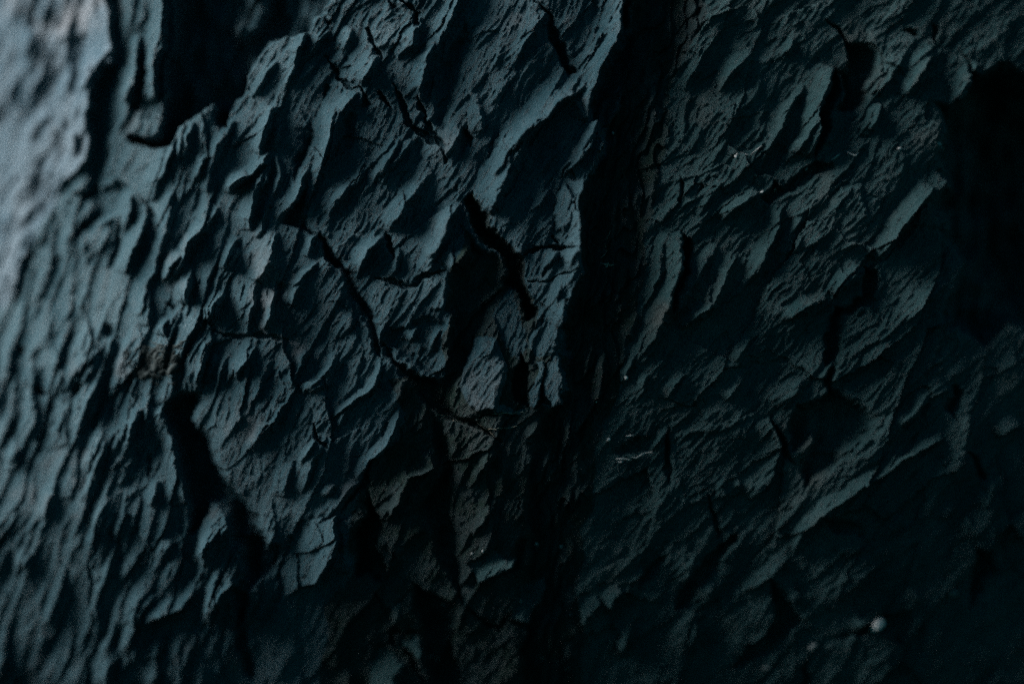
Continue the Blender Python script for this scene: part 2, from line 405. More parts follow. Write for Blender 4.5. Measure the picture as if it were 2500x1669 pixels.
pit(T3((1500, 330), (1640, 420), (2300, 380), (2300, 1400), (1600, 1400), (1420, 1250), (1480, 1050), (1380, 900), (1440, 700), (1390, 560)), 110, 40, 0)
facet(T3((1190, 930), (1120, 1030), (1060, 1100), (950, 1190), (960, 1350), (1010, 1370), (1130, 1250), (1250, 1180), (1255, 1010)), .02, -.05, 6, 8, .4)
facet(T3((760, 860), (880, 850), (900, 980), (800, 1050), (740, 1010)), .08, -.05, 4, 8, .3)

# --- lower left
BIG_HOLE = T4((785, 240), (880, 215), (925, 270), (905, 360), (965, 440), (1005, 520), (1050, 640), (1130, 700), (1215, 800), (1195, 870), (1290, 950), (1335, 945), (1295, 1060), (1200, 1120), (1150, 1150), (1120, 1260), (1060, 1290), (1050, 1150), (1110, 1090), (1100, 970), (1040, 930), (1015, 800), (960, 775), (900, 850), (870, 895), (825, 870), (850, 750), (830, 600), (810, 480), (735, 380), (725, 300))
pit(BIG_HOLE, 120, 22, .85)
ridge(T4((735, 290), (745, 380), (815, 480), (835, 600), (852, 750)), 60, 10, 16, .1)
FACE_BRIGHT = T4((1535, 795), (1565, 900), (1490, 1030), (1450, 1095), (1370, 1120), (1285, 1190), (1270, 1080), (1315, 950), (1395, 860))
facet(FACE_BRIGHT, .75, .2, 18, 5, .9)
for q, w, h in ((((1005, 795), (1032, 850), (965, 950), (930, 1030)), 50, 20), (((925, 1115), (830, 1220), (620, 1320)), 44, 20), (((1085, 1085), (970, 1230), (950, 1285)), 44, 22), (((305, 290), (260, 410), (290, 480)), 60, 18),
             (((480, 400), (430, 500), (390, 620)), 50, 15), (((640, 300), (600, 420), (560, 520)), 50, 13), (((1540, 60), (1480, 200), (1370, 250)), 40, 14), (((1160, 20), (1080, 180)), 44, 14), (((980, 80), (930, 200)), 40, 13),
             (((90, 460), (80, 560)), 60, 15), (((110, 980), (140, 1040)), 40, 12), (((300, 1040), (260, 1180), (230, 1290)), 50, 13), (((720, 640), (700, 760)), 40, 12), (((1240, 380), (1160, 520)), 40, 10), (((700, 1180), (610, 1300)), 40, 14),
             (((1500, 440), (1400, 600), (1370, 700)), 46, 13), (((1340, 540), (1290, 700)), 40, 10), (((780, 900), (740, 1000)), 40, 12)):
    ridge(T4(*q), w, 16, h)
pit(T4((345, 175), (415, 160), (375, 235), (330, 260)), 40, 8)
pit(T4((165, 185), (215, 195), (265, 260), (210, 255)), 34, 8)
pit(T4((75, 25), (140, 40), (140, 90), (90, 80)), 30, 8)
pit(T4((520, 850), (590, 900), (575, 1000), (510, 1060), (500, 950)), 26, 20)
pit(T4((385, 1000), (425, 1040), (420, 1220), (385, 1230)), 24, 12)
pit(T4((660, 500), (690, 520), (690, 640), (655, 620)), 24, 8)
crack(T4((1425, 370), (1460, 440), (1510, 500)), 10, 26)
pit(T4((1060, 1240), (1120, 1220), (1150, 1380), (1160, 1560), (1110, 1560), (1070, 1400)), 40, 10)

# --- lower middle: fork of cracks and the dark blocks below it
pit(T5((255, 20), (290, 20), (340, 110), (410, 165), (480, 170), (570, 130), (600, 60), (640, 60), (600, 200), (560, 260), (590, 320), (660, 340), (770, 420), (800, 480), (750, 450), (640, 380), (540, 350), (450, 300), (400, 230), (340, 170)), 55, 10)
ridge(T5((270, 60), (240, 180), (150, 240), (20, 370)), 26, 10, 13)
ridge(T5((335, 330), (290, 420), (240, 530), (200, 560)), 36, 8, 16)
pit(T5((225, 545), (190, 650), (150, 715), (60, 790), (80, 760), (140, 680), (175, 600)), 44, 6)
facet(T5((150, 700), (162, 785), (95, 785), (120, 730)), .4, .1, 3, 4, .3)
pit(T5((175, 690), (245, 820), (235, 950), (255, 1065), (105, 1065), (130, 970), (140, 880), (172, 800)), 80, 9)
ridge(T5((445, 495), (470, 585), (385, 625), (270, 830)), 50, 14, 20, .12)
LENS = T5((470, 590), (445, 720), (445, 880), (310, 1015), (240, 930), (260, 830), (385, 625))
facet(LENS, .12, .05, 6, 14, .6)
pit(T5((480, 330), (465, 520), (485, 600), (445, 760), (470, 960), (560, 1080), (630, 1230), (640, 1000), (600, 850), (600, 700), (570, 480), (530, 380)), 55, 20)
pit(T5((380, 1080), (500, 1150), (600, 1220), (640, 1800), (560, 1800), (430, 1460), (415, 1290), (380, 1220)), 60, 12)
facet(T5((690, 80), (805, 100), (800, 250), (760, 300), (650, 310), (640, 260)), .12, -.05, 6, 8, .4)
for q, w, h in ((((900, 180), (870, 280)), 30, 10), (((1045, 60), (1050, 130), (1090, 290)), 60, 18), (((780, 500), (710, 610)), 40, 14), (((800, 530), (790, 700)), 22, 9), (((760, 760), (660, 890)), 44, 14), (((980, 380), (910, 430)), 34, 16),
             (((830, 1010), (700, 1110)), 50, 10), (((130, 890), (60, 960)), 40, 16), (((115, 1010), (70, 1060)), 40, 16), (((30, 640), (0, 720)), 40, 14), (((60, 1400), (40, 1520)), 30, 12), (((110, 1480), (100, 1600)), 30, 12)):
    ridge(T5(*q), w, 12, h)
pit(T5((890, 40), (930, 90), (935, 200), (905, 280), (870, 260), (850, 190), (870, 100)), 34, 8)
pit(T5((990, 170), (1010, 290), (960, 300), (985, 240)), 30, 5)
crack(T5((660, 350), (740, 330), (870, 325)), 5, 14)
FACETS_LOW = [T5((985, 1070), (972, 1160), (900, 1305), (828, 1240), (880, 1115)), T5((318, 1372), (400, 1330), (425, 1430), (400, 1465), (352, 1412)),
              T5((200, 1400), (268, 1400), (322, 1500), (300, 1590), (190, 1590), (178, 1480)), T5((640, 1010), (740, 960), (850, 980), (820, 1050), (700, 1105)),
              T5((280, 1190), (320, 1180), (330, 1260), (290, 1290))]
for f_ in FACETS_LOW:
    facet(f_, .42, .25, 9, 6, .25)
for q in (((265, 1400), (300, 1330), (420, 1320)), ((330, 1400), (360, 1470), (440, 1560)), ((640, 1240), (760, 1290), (830, 1240)), ((830, 1260), (900, 1320), (880, 1450))):
    crack(T5(*q), 9, 24)
pit(T5((860, 910), (920, 900), (900, 980), (840, 1060), (820, 1040)), 30, 10)
# right bank of the cleft
FACETS_RIGHT = [T5((1148, 1180), (1212, 1148), (1242, 1200), (1182, 1312), (1150, 1270)), T5((1232, 1110), (1330, 1098), (1352, 1150), (1272, 1252)), T5((1282, 1272), (1380, 1180), (1425, 1250), (1342, 1432)),
                T5((1370, 1050), (1422, 1030), (1432, 1070), (1380, 1102)), T5((1225, 1290), (1262, 1230), (1275, 1290), (1235, 1370), (1205, 1350))]
for f_ in FACETS_RIGHT:
    facet(f_, .40, .28, 9, 6, .2)
pit(T5((1430, 1060), (1480, 1010), (1560, 980), (1500, 1080), (1420, 1130)), 30, 8)
pit(T5((1350, 470), (1460, 430), (1520, 440), (1500, 520), (1380, 535), (1320, 530)), 26, 10)
pit(T5((1555, 420), (1580, 470), (1590, 600), (1570, 660), (1545, 560)), 34, 6)

# --- lower right
ridge(T6((440, 355), (500, 500), (472, 640), (370, 745)), 110, 10, 24, .12)
pit(T6((440, 365), (495, 420), (565, 520), (600, 565), (530, 545), (475, 450)), 46, 6)
pit(T6((690, 150), (760, 105), (745, 250), (1000, 330), (900, 470), (750, 580), (625, 690), (600, 600), (655, 450), (570, 520), (520, 420), (560, 300), (690, 250)), 60, 16)
LONG_RIB = T6((1250, 440), (1050, 545), (900, 650), (740, 765), (620, 860), (550, 965))
ridge(LONG_RIB, 40, 16, 26, .1)
for q, w, h in ((((365, -10), (290, 95)), 44, 18), (((335, 175), (260, 275)), 40, 16), (((1270, 215), (1130, 330), (1000, 470)), 60, 24), (((540, 1000), (450, 1080), (330, 1150)), 40, 16), (((230, 640), (250, 730)), 30, 12),
             (((1080, 1130), (1140, 1200)), 60, 20), (((880, 930), (800, 1000)), 40, 14), (((1050, 790), (990, 900)), 44, 14), (((1300, 760), (1240, 830)), 40, 14), (((1605, 380), (1500, 450)), 60, 24), (((1480, 640), (1440, 780)), 50, 16),
             (((940, 1020), (850, 1110), (720, 1220)), 44, 14), (((1340, 800), (1420, 900)), 50, 12), (((930, 1280), (840, 1310)), 30, 12), (((600, 180), (500, 330)), 50, 14), (((110, 980), (60, 1110)), 46, 16), (((130, 1290), (110, 1440)), 30, 12),
             (((200, 1100), (150, 1200)), 40, 12)):
    ridge(T6(*q), w, 16, h)
pit(T6((700, 830), (800, 800), (910, 860), (880, 890), (760, 870)), 36, 8)
facet(T6((512, 1005), (562, 1060), (605, 1170), (560, 1225), (500, 1130)), .10, 0, 7, 6, .15)
pit(T6((440, 1060), (490, 1130), (580, 1250), (640, 1270), (560, 1330), (440, 1470), (230, 1500), (150, 1600), (300, 1440), (400, 1390), (480, 1290)), 50, 10)
pit(T6((15, 1220), (60, 1120), (110, 1040), (210, 960), (310, 890), (330, 920), (210, 1050), (130, 1130), (90, 1210), (30, 1250)), 46, 8)
pit(T6((735, 1355), (880, 1320), (980, 1260), (1090, 1240), (1110, 1340), (1060, 1370), (1000, 1330), (880, 1355)), 46, 8)
pit(T6((1365, 480), (1400, 500), (1450, 640), (1410, 640)), 50, 8)
pit(T6((1380, 940), (1500, 960), (1530, 1060), (1450, 1110), (1380, 1250), (1360, 1200)), 60, 14)
pit(T6((1280, 180), (1330, 230), (1300, 400), (1260, 330)), 50, 10)
pit(T6((600, 1440), (640, 1500), (650, 1568), (650, 1750), (600, 1750), (600, 1568)), 34, 8)
pit(T6((160, 690), (210, 770), (230, 900), (200, 920), (185, 800)), 30, 6)

# --- more ribs and hollows, read from enlargements
def Q1(*p): return [(x / 1.8792, y / 1.8792) for x, y in p]
def MC(*p): return [(1000 + x / 1.5686, 300 + y / 1.5686) for x, y in p]
for lit, h, lines in (
    (30, 9, (((245, 0), (215, 95)), ((155, 130), (120, 270)), ((110, 20), (60, 120)), ((425, 290), (418, 380), (385, 450)), ((325, 340), (300, 430)), ((345, 600), (332, 720)), ((200, 520), (115, 700)),
             ((270, 750), (240, 850)), ((75, 780), (40, 860)), ((385, 470), (340, 570)), ((300, 120), (270, 260)), ((210, 260), (150, 430)), ((90, 330), (60, 480)), ((260, 560), (215, 680)))),
    (46, 16, (((690, 1350), (682, 1500)), ((780, 1465), (762, 1545)), ((885, 1275), (852, 1395)), ((905, 1085), (860, 1160)), ((945, 1035), (880, 1125)), ((835, 1165), (740, 1305)), ((1010, 930), (950, 1065)),
              ((1025, 1355), (950, 1475)), ((1185, 1285), (1150, 1450), (1130, 1535)), ((1385, 1265), (1340, 1405)), ((1245, 1205), (1190, 1305)))),
    (24, 12, (((1245, 1325), (1222, 1500)), ((1445, 1205), (1380, 1262), (1330, 1300)), ((1275, 490), (1215, 590), (1190, 700)), ((1285, 555), (1283, 630), (1235, 692)), ((1262, 695), (1272, 830), (1242, 925)),
              ((1248, 920), (1212, 1050), (1170, 1095)), ((1372, 215), (1330, 405)), ((1275, 290), (1140, 455)), ((1495, 125), (1410, 255)), ((1700, 735), (1600, 860), (1540, 955)), ((1470, 1060), (1400, 1180)),
              ((400, 1095), (385, 1175)), ((515, 1000), (475, 1045)), ((1100, 1085), (1020, 1235)), ((950, 700), (900, 830)), ((1080, 560), (1010, 700)))),
    (44, 18, (((1235, 690), (1205, 755), (1065, 875)), ((1195, 800), (1150, 1055)), ((1145, 795), (1060, 885)), ((1405, 95), (1365, 260)), ((1545, 480), (1505, 640), (1470, 825)), ((1645, 430), (1560, 545)), ((1745, 275), (1660, 405)),
              ((1905, 125), (1885, 225), (1820, 275)), ((1895, 635), (1800, 765), (1760, 835)), ((1985, 785), (1880, 925), (1800, 1045)), ((1765, 1095), (1662, 1195), (1640, 1265)))),
    (70, 20, (((2105, 955), (2045, 1085), (1965, 1195)), ((2165, 1125), (2080, 1255))))):
    for q in lines:
        ridge(Q1(*q), lit, 13, h)
for q, dep, e in ((((1235, 1305), (1330, 1285), (1290, 1350), (1250, 1385)), 22, 8), (((760, 1400), (835, 1395), (800, 1455)), 22, 8),
                  (((460, 1465), (525, 1470), (545, 1545), (480, 1555)), 24, 10), (((1560, 550), (1640, 525), (1675, 580), (1650, 680), (1560, 700)), 16, 24), (((1345, 560), (1430, 540), (1440, 640), (1370, 780), (1320, 740)), 18, 22),
                  (((1000, 490), (1040, 500), (1075, 560), (1065, 600), (1025, 590)), 30, 8), (((1455, 40), (1490, 50), (1510, 100), (1480, 95)), 24, 6), (((1750, 400), (1790, 440), (1800, 500), (1760, 480)), 20, 7),
                  (((2110, 580), (2170, 570), (2200, 620), (2110, 760), (2060, 830), (2080, 700)), 22, 16), (((1880, 640), (1920, 600), (1990, 660), (1960, 760), (1880, 800)), 14, 22)):
    pit(Q1(*q), dep, e)
crack(Q1((960, 1530), (1100, 1542), (1220, 1530), (1340, 1545)), 9, 20)
crack(Q1((1650, 740), (1610, 850)), 5, 14)
crack(Q1((1770, 1080), (1785, 1190)), 8, 22)
# slab beside the cleft: splinters, toes of rock, plates in the fork
for lit, h, lines in (
    (40, 16, (((715, 0), (640, 150), (592, 210)), ((655, 285), (652, 470), (632, 580)), ((505, 0), (445, 60), (402, 160)))),
    (22, 12, (((742, 60), (692, 200), (662, 252)), ((662, 250), (655, 292)), ((560, 470), (540, 560)), ((640, 480), (600, 575)), ((585, 620), (560, 700)), ((395, 160), (350, 260), (305, 350)), ((600, 30), (500, 130)), ((560, 110), (480, 210)),
              ((540, 250), (480, 330)), ((390, 110), (320, 210)))),
    (30, 13, (((595, 680), (575, 760), (562, 830)), ((240, 800), (215, 880)), ((170, 720), (150, 860)), ((130, 780), (80, 880)), ((90, 1290), (40, 1420)), ((330, 1260), (230, 1400)), ((80, 1080), (20, 1200)),
              ((1000, 420), (955, 580), (905, 680), (845, 800)), ((1098, 600), (1020, 720), (990, 780)), ((980, 790), (890, 930)), ((920, 970), (890, 1060)), ((1060, 960), (980, 1060)), ((860, 900), (820, 1000)), ((990, 1180), (930, 1260)), ((1098, 1080), (1000, 1180))))):
    for q in lines:
        ridge(MC(*q), lit, 10, h)
facet(MC((490, 955), (516, 960), (512, 1062), (470, 1072), (478, 1010)), .22, 0, 8, 4, .2)
facet(MC((530, 955), (562, 960), (602, 1082), (560, 1088), (530, 1025)), .18, 0, 9, 4, .2)
facet(MC((225, 880), (285, 842), (362, 900), (360, 960), (340, 1080), (260, 1100), (200, 1050)), .14, 0, 8, 8, .6)
facet(MC((932, 450), (1010, 415), (1052, 460), (1030, 640), (960, 800), (880, 950), (800, 940), (842, 780), (900, 640)), .22, .04, 10, 14, .9)
crack(MC((375, 740), (380, 790), (410, 825)), 4, 12)
crack(MC((450, 480), (560, 470), (650, 475)), 4, 16)
pit(MC((1052, 430), (1085, 480), (1055, 620), (1000, 725), (990, 700), (1040, 580)), 50, 6)

def QR(*p): return [(1250 + x / 1.8792, y / 1.8792) for x, y in p]
def QL(*p): return [(x / 1.8784, 834 + y / 1.8784) for x, y in p]
for lit, h, lines in (
    (70, 20, (((1470, 300), (1422, 450), (1402, 620), (1340, 722)), ((805, 1115), (772, 1300), (700, 1425)), ((1945, 845), (1862, 982), (1680, 1185)), ((1040, 1170), (1000, 1265), (930, 1400)))),
    (46, 16, (((1135, 865), (1060, 945), (960, 1022)), ((1255, 945), (1182, 1132), (1130, 1275)), ((1690, 475), (1642, 622)), ((1995, 228), (1832, 432)), ((2145, 285), (2072, 472)), ((1605, 1225), (1480, 1362)), ((1385, 1375), (1262, 1482)),
              ((1010, 1295), (932, 1432), (770, 1512)))),
    (26, 11, (((715, 1085), (662, 1252), (622, 1402)), ((1295, 175), (1242, 262)), ((1105, 225), (1022, 342), (962, 422)), ((1345, 380), (1262, 540), (1180, 700)), ((1000, 640), (930, 760)), ((1160, 540), (1080, 680)), ((860, 300), (800, 420)),
              ((1010, 820), (985, 900)), ((1480, 620), (1380, 700)), ((560, 1440), (530, 1540)), ((1300, 1080), (1240, 1200)), ((1560, 860), (1480, 960))))):
    for q in lines:
        ridge(QR(*q), lit, 12, h)
for lit, h, lines in ((24, 11, (((1575, 5), (1502, 130), (1380, 255)), ((1785, 95), (1702, 202), (1540, 345)), ((1420, 30), (1330, 200)), ((1300, 280), (1250, 420)), ((1480, 420), (1380, 560)), ((1620, 260), (1570, 400)))),
                      (34, 16, (((1845, 200), (1795, 440), (1722, 532), (1642, 625)), ((1965, 575), (1882, 642), (1770, 825)), ((1640, 640), (1540, 760), (1470, 830)))),
                      (46, 13, (((320, 230), (300, 400), (310, 480)), ((110, 480), (90, 600)), ((560, 380), (480, 480), (430, 600)), ((250, 700), (200, 800)), ((150, 960), (110, 1050)), ((990, 870), (930, 1000)), ((480, 20), (330, 160)), ((60, 20), (30, 200)), ((200, 100), (160, 300))))):
    for q in lines:
        ridge(QL(*q), lit, 12, h)
pit(QR((785, 795), (800, 850), (775, 940), (762, 920)), 26, 5)
pit(QR((890, 825), (905, 850), (860, 910)), 22, 5)
def N1(*p): return [(830 + x / 2.672, y / 2.672) for x, y in p]
def N2(*p): return [(830 + x / 2.672, 586 + y / 2.672) for x, y in p]
PLATES = [
    (N1((840, 570), (920, 600), (962, 850), (900, 865), (850, 700)), .26, .0, 4, 9, .4, 0),
    (N1((1080, 880), (1120, 1020), (1150, 1070), (1060, 1200), (1010, 1320), (935, 1405), (850, 1270), (900, 1130)), .40, .05, 12, 6, .55, 0),
    (N1((1500, 680), (1600, 790), (1480, 1000), (1380, 1180), (1200, 1150), (1160, 1010), (1300, 850)), -.02, .02, -2, 8, .6, 0),
    (N1((1680, 755), (1692, 825), (1580, 1000), (1540, 1100), (1440, 1165), (1500, 1060), (1560, 930), (1620, 820)), .42, .05, 8, 5, .4, 1),
    (N1((1672, 1045), (1642, 1130), (1602, 1222), (1578, 1200), (1602, 1100)), .40, .05, 6, 4, .3, 1),
    (N1((1872, 588), (1862, 690), (1738, 842), (1760, 740)), .32, .05, 10, 5, .4, 1),
    (N1((1852, 28), (1832, 170), (1790, 330), (1700, 560), (1622, 700), (1602, 772), (1540, 690), (1500, 600), (1560, 500), (1680, 260), (1760, 130)), .36, .05, 10, 7, .6, 0),
    (N1((1492, 1188), (1522, 1260), (1512, 1420), (1450, 1512), (1400, 1440), (1388, 1320), (1430, 1230)), .34, .05, 11, 5, .15, 0),
    (N1((1512, 1178), (1582, 1240), (1576, 1330), (1530, 1290)), .36, .05, 6, 4, .3, 1),
    (N2((1220, 80), (1562, 62), (1532, 220), (1500, 340), (1442, 420), (1432, 500), (1400, 640), (1420, 740), (1350, 762), (1240, 700), (1230, 600), (1300, 520), (1290, 380), (1230, 260)), .20, .0, 8, 8, .75, 0),
    (N2((1110, 308), (1150, 400), (1180, 540), (1222, 680), (1192, 742), (1100, 720), (1010, 600), (998, 520), (1030, 430), (1060, 350)), .12, .0, 4, 6, .12, 0),
    (N2((1300, 778), (1350, 782), (1336, 900), (1320, 1010), (1282, 1082), (1240, 1050), (1270, 930)), .16, 0, 8, 4, .2, 1),
    (N2((1380, 780), (1412, 830), (1462, 1000), (1472, 1082), (1390, 1084), (1352, 970), (1345, 890)), .14, 0, 9, 4, .2, 1),
    (N2((870, 660), (1000, 660), (1082, 790), (1082, 870), (1050, 1062), (900, 1100), (790, 1000), (800, 800)), .10, 0, 6, 8, .7, 1),
    (N2((2080, -40), (2240, -60), (2242, 120), (2180, 330), (2100, 560), (1960, 800), (1862, 862), (1820, 720), (1880, 600), (1980, 300)), .48, .12, 10, 12, .8, 0),
    (N2((2349, 180), (2250, 330), (2160, 480), (2130, 590), (2260, 580), (2420, 520), (2480, 300)), .46, .12, 10, 12, .8, 0)]
for (p_, gx_, gy_, l_, e_, k_, own) in PLATES:
    facet(p_, gx_, gy_, l_, e_, k_)
pit(N1((808, 815), (862, 860), (915, 900), (850, 985), (830, 900)), 30, 6)
pit(N2((1192, 718), (1242, 770), (1252, 900), (1232, 1062), (1170, 1030), (1128, 920), (1150, 820)), 36, 5)
pit(N2((335, 545), (640, 480), (742, 560), (732, 760), (640, 905), (450, 830), (310, 700)), 20, 10, .9)
ridge(N2((740, 560), (730, 700), (640, 880)), 40, 8, 14)
ridge(N1((1490, 640), (1385, 760), (1225, 860), (1112, 1010)), 75, 9, 20, .1)
for q in (((1500, 330), (1470, 430)), ((1525, 470), (1490, 600)), ((1480, 640), (1455, 790)), ((1565, 240), (1530, 370)), ((1450, 800), (1425, 940)), ((1590, 90), (1550, 220)), ((1530, 620), (1500, 760)), ((1410, 1010), (1370, 1130)), ((1400, 1180), (1360, 1300)), ((1340, 1090), (1310, 1200)), ((1380, 1360), (1340, 1480)), ((1480, 860), (1460, 980))):
    ridge(q, 40, 9, 15)
RH -= .9 * blur(RH, 26)
H += RH * (1 - .8 * FM)
# --- fine relief on everything: split grain running with the ribs, then pitting
for deg, w in ((19, wL), (29, wC), (40, wR)):
    c, a = rot(deg)
    n = perlin(c / 9 + perlin(X / 40, Y / 40, 71), a / 62, 21) + .6 * perlin(c / 5.5, a / 34, 22)
    H += w * (2.3 * n + 2.0 * (1 - 2 * np.abs(perlin(c / 13, a / 80, 23))))
H += .6 * perlin(X / 8, Y / 8, 24) + .25 * perlin(X / 5, Y / 5, 25)
H = H.astype(np.float32)

PXX = ((X - 1250) * (D - BASE) / D * K).astype(np.float32)
PZZ = ((834.5 - Y) * (D - BASE) / D * K).astype(np.float32)
PYY = (-H * K).astype(np.float32)

def on_rock(px, py, lift=0.0):
    j = min(max(np.searchsorted(xs, px), 0), NX - 1); i = min(max(np.searchsorted(ys, py), 0), NY - 1)
    return Vector((float(PXX[i, j]), float(PYY[i, j]) - lift * K, float(PZZ[i, j])))

# ---------------------------------------------------------------- materials
def new_mat(name):
    m = bpy.data.materials.new(name); m.use_nodes = True
    nt = m.node_tree
    return m, nt, nt.nodes['Principled BSDF']

def slate(name, dark, pale, rust, moss=None):
    m, nt, b = new_mat(name)
    N = nt.nodes.new; L = nt.links.new
    tc = N('ShaderNodeTexCoord')
    def noise(scale, detail, rough=.6, sc=(1, 1, 1), rz=0):
        mp = N('ShaderNodeMapping'); mp.inputs['Scale'].default_value = sc; mp.inputs['Rotation'].default_value = (0, rz, 0)
        t = N('ShaderNodeTexNoise'); t.inputs['Scale'].default_value = scale; t.inputs['Detail'].default_value = detail; t.inputs['Roughness'].default_value = rough
        L(tc.outputs['Object'], mp.inputs[0]); L(mp.outputs[0], t.inputs['Vector']); return t
    def ramp(src, p0, p1, c0, c1):
        r = N('ShaderNodeValToRGB'); r.color_ramp.elements[0].position = p0; r.color_ramp.elements[1].position = p1
        r.color_ramp.elements[0].color = (*c0, 1); r.color_ramp.elements[1].color = (*c1, 1); L(src, r.inputs[0]); return r
    def mix(fac, a_, b_):
        x = N('ShaderNodeMix'); x.data_type = 'RGBA'; L(fac, x.inputs[0]); L(a_, x.inputs[6]); L(b_, x.inputs[7]); return x.outputs[2]
    n1 = noise(38, 6, .65, (1, 1, .45), math.radians(28))
    base = ramp(n1.outputs[0], .34, .66, dark, pale).outputs[0]
    n2 = noise(22, 4, .6)
    w = ramp(n2.outputs[0], .58, .78, (0, 0, 0), (1, 1, 1)).outputs[0]
    rr = N('ShaderNodeRGB'); rr.outputs[0].default_value = (*rust, 1)
    base = mix(w, base, rr.outputs[0])
    if moss:
        n3 = noise(60, 5, .7)
        w3 = ramp(n3.outputs[0], .45, .6, (0, 0, 0), (1, 1, 1)).outputs[0]
        gg = N('ShaderNodeRGB'); gg.outputs[0].default_value = (*moss, 1)
        base = mix(w3, base, gg.outputs[0])
    n5 = noise(1400, 2, .5)
    sp = ramp(n5.outputs[0], .70, .76, (0, 0, 0), (.6, .6, .6)).outputs[0]
    wh = N('ShaderNodeRGB'); wh.outputs[0].default_value = (.26, .27, .27, 1)
    base = mix(sp, base, wh.outputs[0])
    L(base, b.inputs['Base Color'])
    n4 = noise(1100, 5, .75, (1, 1, .3), math.radians(32))
    n6 = noise(2600, 2, .6)
    add = N('ShaderNodeMath'); add.operation = 'ADD'; L(n4.outputs[0], add.inputs[0]); L(n6.outputs[0], add.inputs[1])
    bp = N('ShaderNodeBump'); bp.inputs['Strength'].default_value = .95; bp.inputs['Distance'].default_value = .0013
    L(add.outputs[0], bp.inputs['Height']); L(bp.outputs[0], b.inputs['Normal'])
    rg = ramp(n4.outputs[0], .3, .7, (.30, .30, .30), (.52, .52, .52)); L(rg.outputs[0], b.inputs['Roughness'])
    b.inputs['Specular IOR Level'].default_value = .5
    return m

M_SLATE = slate('slate', (.028, .097, .124), (.090, .182, .216), (.205, .218, .230))
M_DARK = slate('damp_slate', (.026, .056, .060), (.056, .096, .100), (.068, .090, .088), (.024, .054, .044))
M_RIGHT = slate('green_slate', (.026, .090, .098), (.076, .158, .166), (.150, .172, .164))

M_LIT = slate('lit_slate', (.070, .165, .220), (.275, .345, .395), (.430, .425, .445))  # slate lightened for the sunlit left slab: its highlight is put into the colour

def plain(name, col, rough, col2, scale):
    m, nt, b = new_mat(name)
    t = nt.nodes.new('ShaderNodeTexNoise'); t.inputs['Scale'].default_value = scale; t.inputs['Detail'].default_value = 4
    tc = nt.nodes.new('ShaderNodeTexCoord'); nt.links.new(tc.outputs['Object'], t.inputs['Vector'])
    r = nt.nodes.new('ShaderNodeValToRGB'); r.color_ramp.elements[0].position = .35; r.color_ramp.elements[1].position = .65
    r.color_ramp.elements[0].color = (*col, 1); r.color_ramp.elements[1].color = (*col2, 1)
    nt.links.new(t.outputs[0], r.inputs[0]); nt.links.new(r.outputs[0], b.inputs['Base Color'])
    b.inputs['Roughness'].default_value = rough
    return m
M_QUARTZ = plain('quartz', (.62, .60, .57), .45, (.80, .79, .77), 900)
M_STRAW = plain('dry_fibre', (.42, .36, .27), .8, (.62, .56, .46), 700)
M_SOIL = plain('brown_soil', (.020, .030, .030), .9, (.046, .062, .060), 500)
M_STONE = plain('grey_stone', (.15, .18, .18), .7, (.26, .28, .28), 900)

# ---------------------------------------------------------------- cut the sheet into the masses and slabs that the cracks part
CU = (U[:-1, :-1] + U[1:, 1:]) * .5; CV = (V[:-1, :-1] + V[1:, 1:]) * .5
PID = np.zeros(CU.shape, np.int32)
THINGS = {}; PARTS = []
def top(name, label, cat, anchor, group=None):
    e = bpy.data.objects.new(name, None)
    scene.collection.objects.link(e)
    e.location = anchor; e.empty_display_size = .02
    e['label'] = label; e['category'] = cat
    if group: e['group'] = group
    return e
def part(poly, thing, name, mat, label=None):
    global PID
    PARTS.append((thing, name, mat, label))
    if poly is None:
        PID[:] = len(PARTS) - 1
    else:
        PID[inside(CU, CV, poly)] = len(PARTS) - 1

left_face = top('slate_cliff', 'pale blue-grey rippled slate face left of the dark cleft, lit from the upper left', 'rock face', (-.1, .05, -.24))
right_face = top('slate_outcrop', 'dim blue-green slate rock right of the dark cleft, fading out of focus', 'rock face', (.14, .05, -.24))
cleft_rock = top('rock_crevice', 'black damp cleft of broken rock running down between the two slate faces', 'rock cleft', (.03, .06, -.24))

B = 3000
part(None, left_face, 'rock_slab', M_SLATE)
part([(1640, -B), (1640, 0), (1560, 420), (1500, 800), (1440, 1080), (1430, 1260), (1410, 1450), (1430, 1669), (1450, B), (5000, B), (5000, -B)], right_face, 'rock_slab', M_RIGHT)
LOWER = [(950, 925), (1060, 930), (1150, 950), (1230, 1010), (1290, 985), (1370, 1000), (1470, 1070), (1436, 1260), (1410, 1450), (1430, 1669), (1450, B), (790, B), (790, 1669), (795, 1500), (835, 1440), (860, 1400),
         (862, 1260), (890, 1190), (915, 1130), (965, 1070), (985, 1000)]
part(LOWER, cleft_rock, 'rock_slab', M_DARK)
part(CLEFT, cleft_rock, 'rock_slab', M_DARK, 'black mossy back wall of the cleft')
part([(-900, -900)] + T1((490, -900), (495, 0), (505, 100), (528, 210), (525, 290), (470, 330), (425, 420), (405, 500), (410, 600), (422, 640), (395, 740), (300, 820), (290, 900), (200, 1050), (80, 1300), (20, 1400)) + [(-900, 800)], left_face, 'rock_slab', M_LIT, 'brightest slab at the far left edge')
part(T1((560, -900), (760, -900), (780, 0), (790, 130), (755, 300), (740, 480), (690, 595), (640, 600), (590, 560), (545, 400), (545, 250)), left_face, 'rock_block', M_SLATE, 'hanging block beside the black recess')
part(RECESS, left_face, 'rock_recess', M_SLATE, 'black shaded recess behind the hanging block')
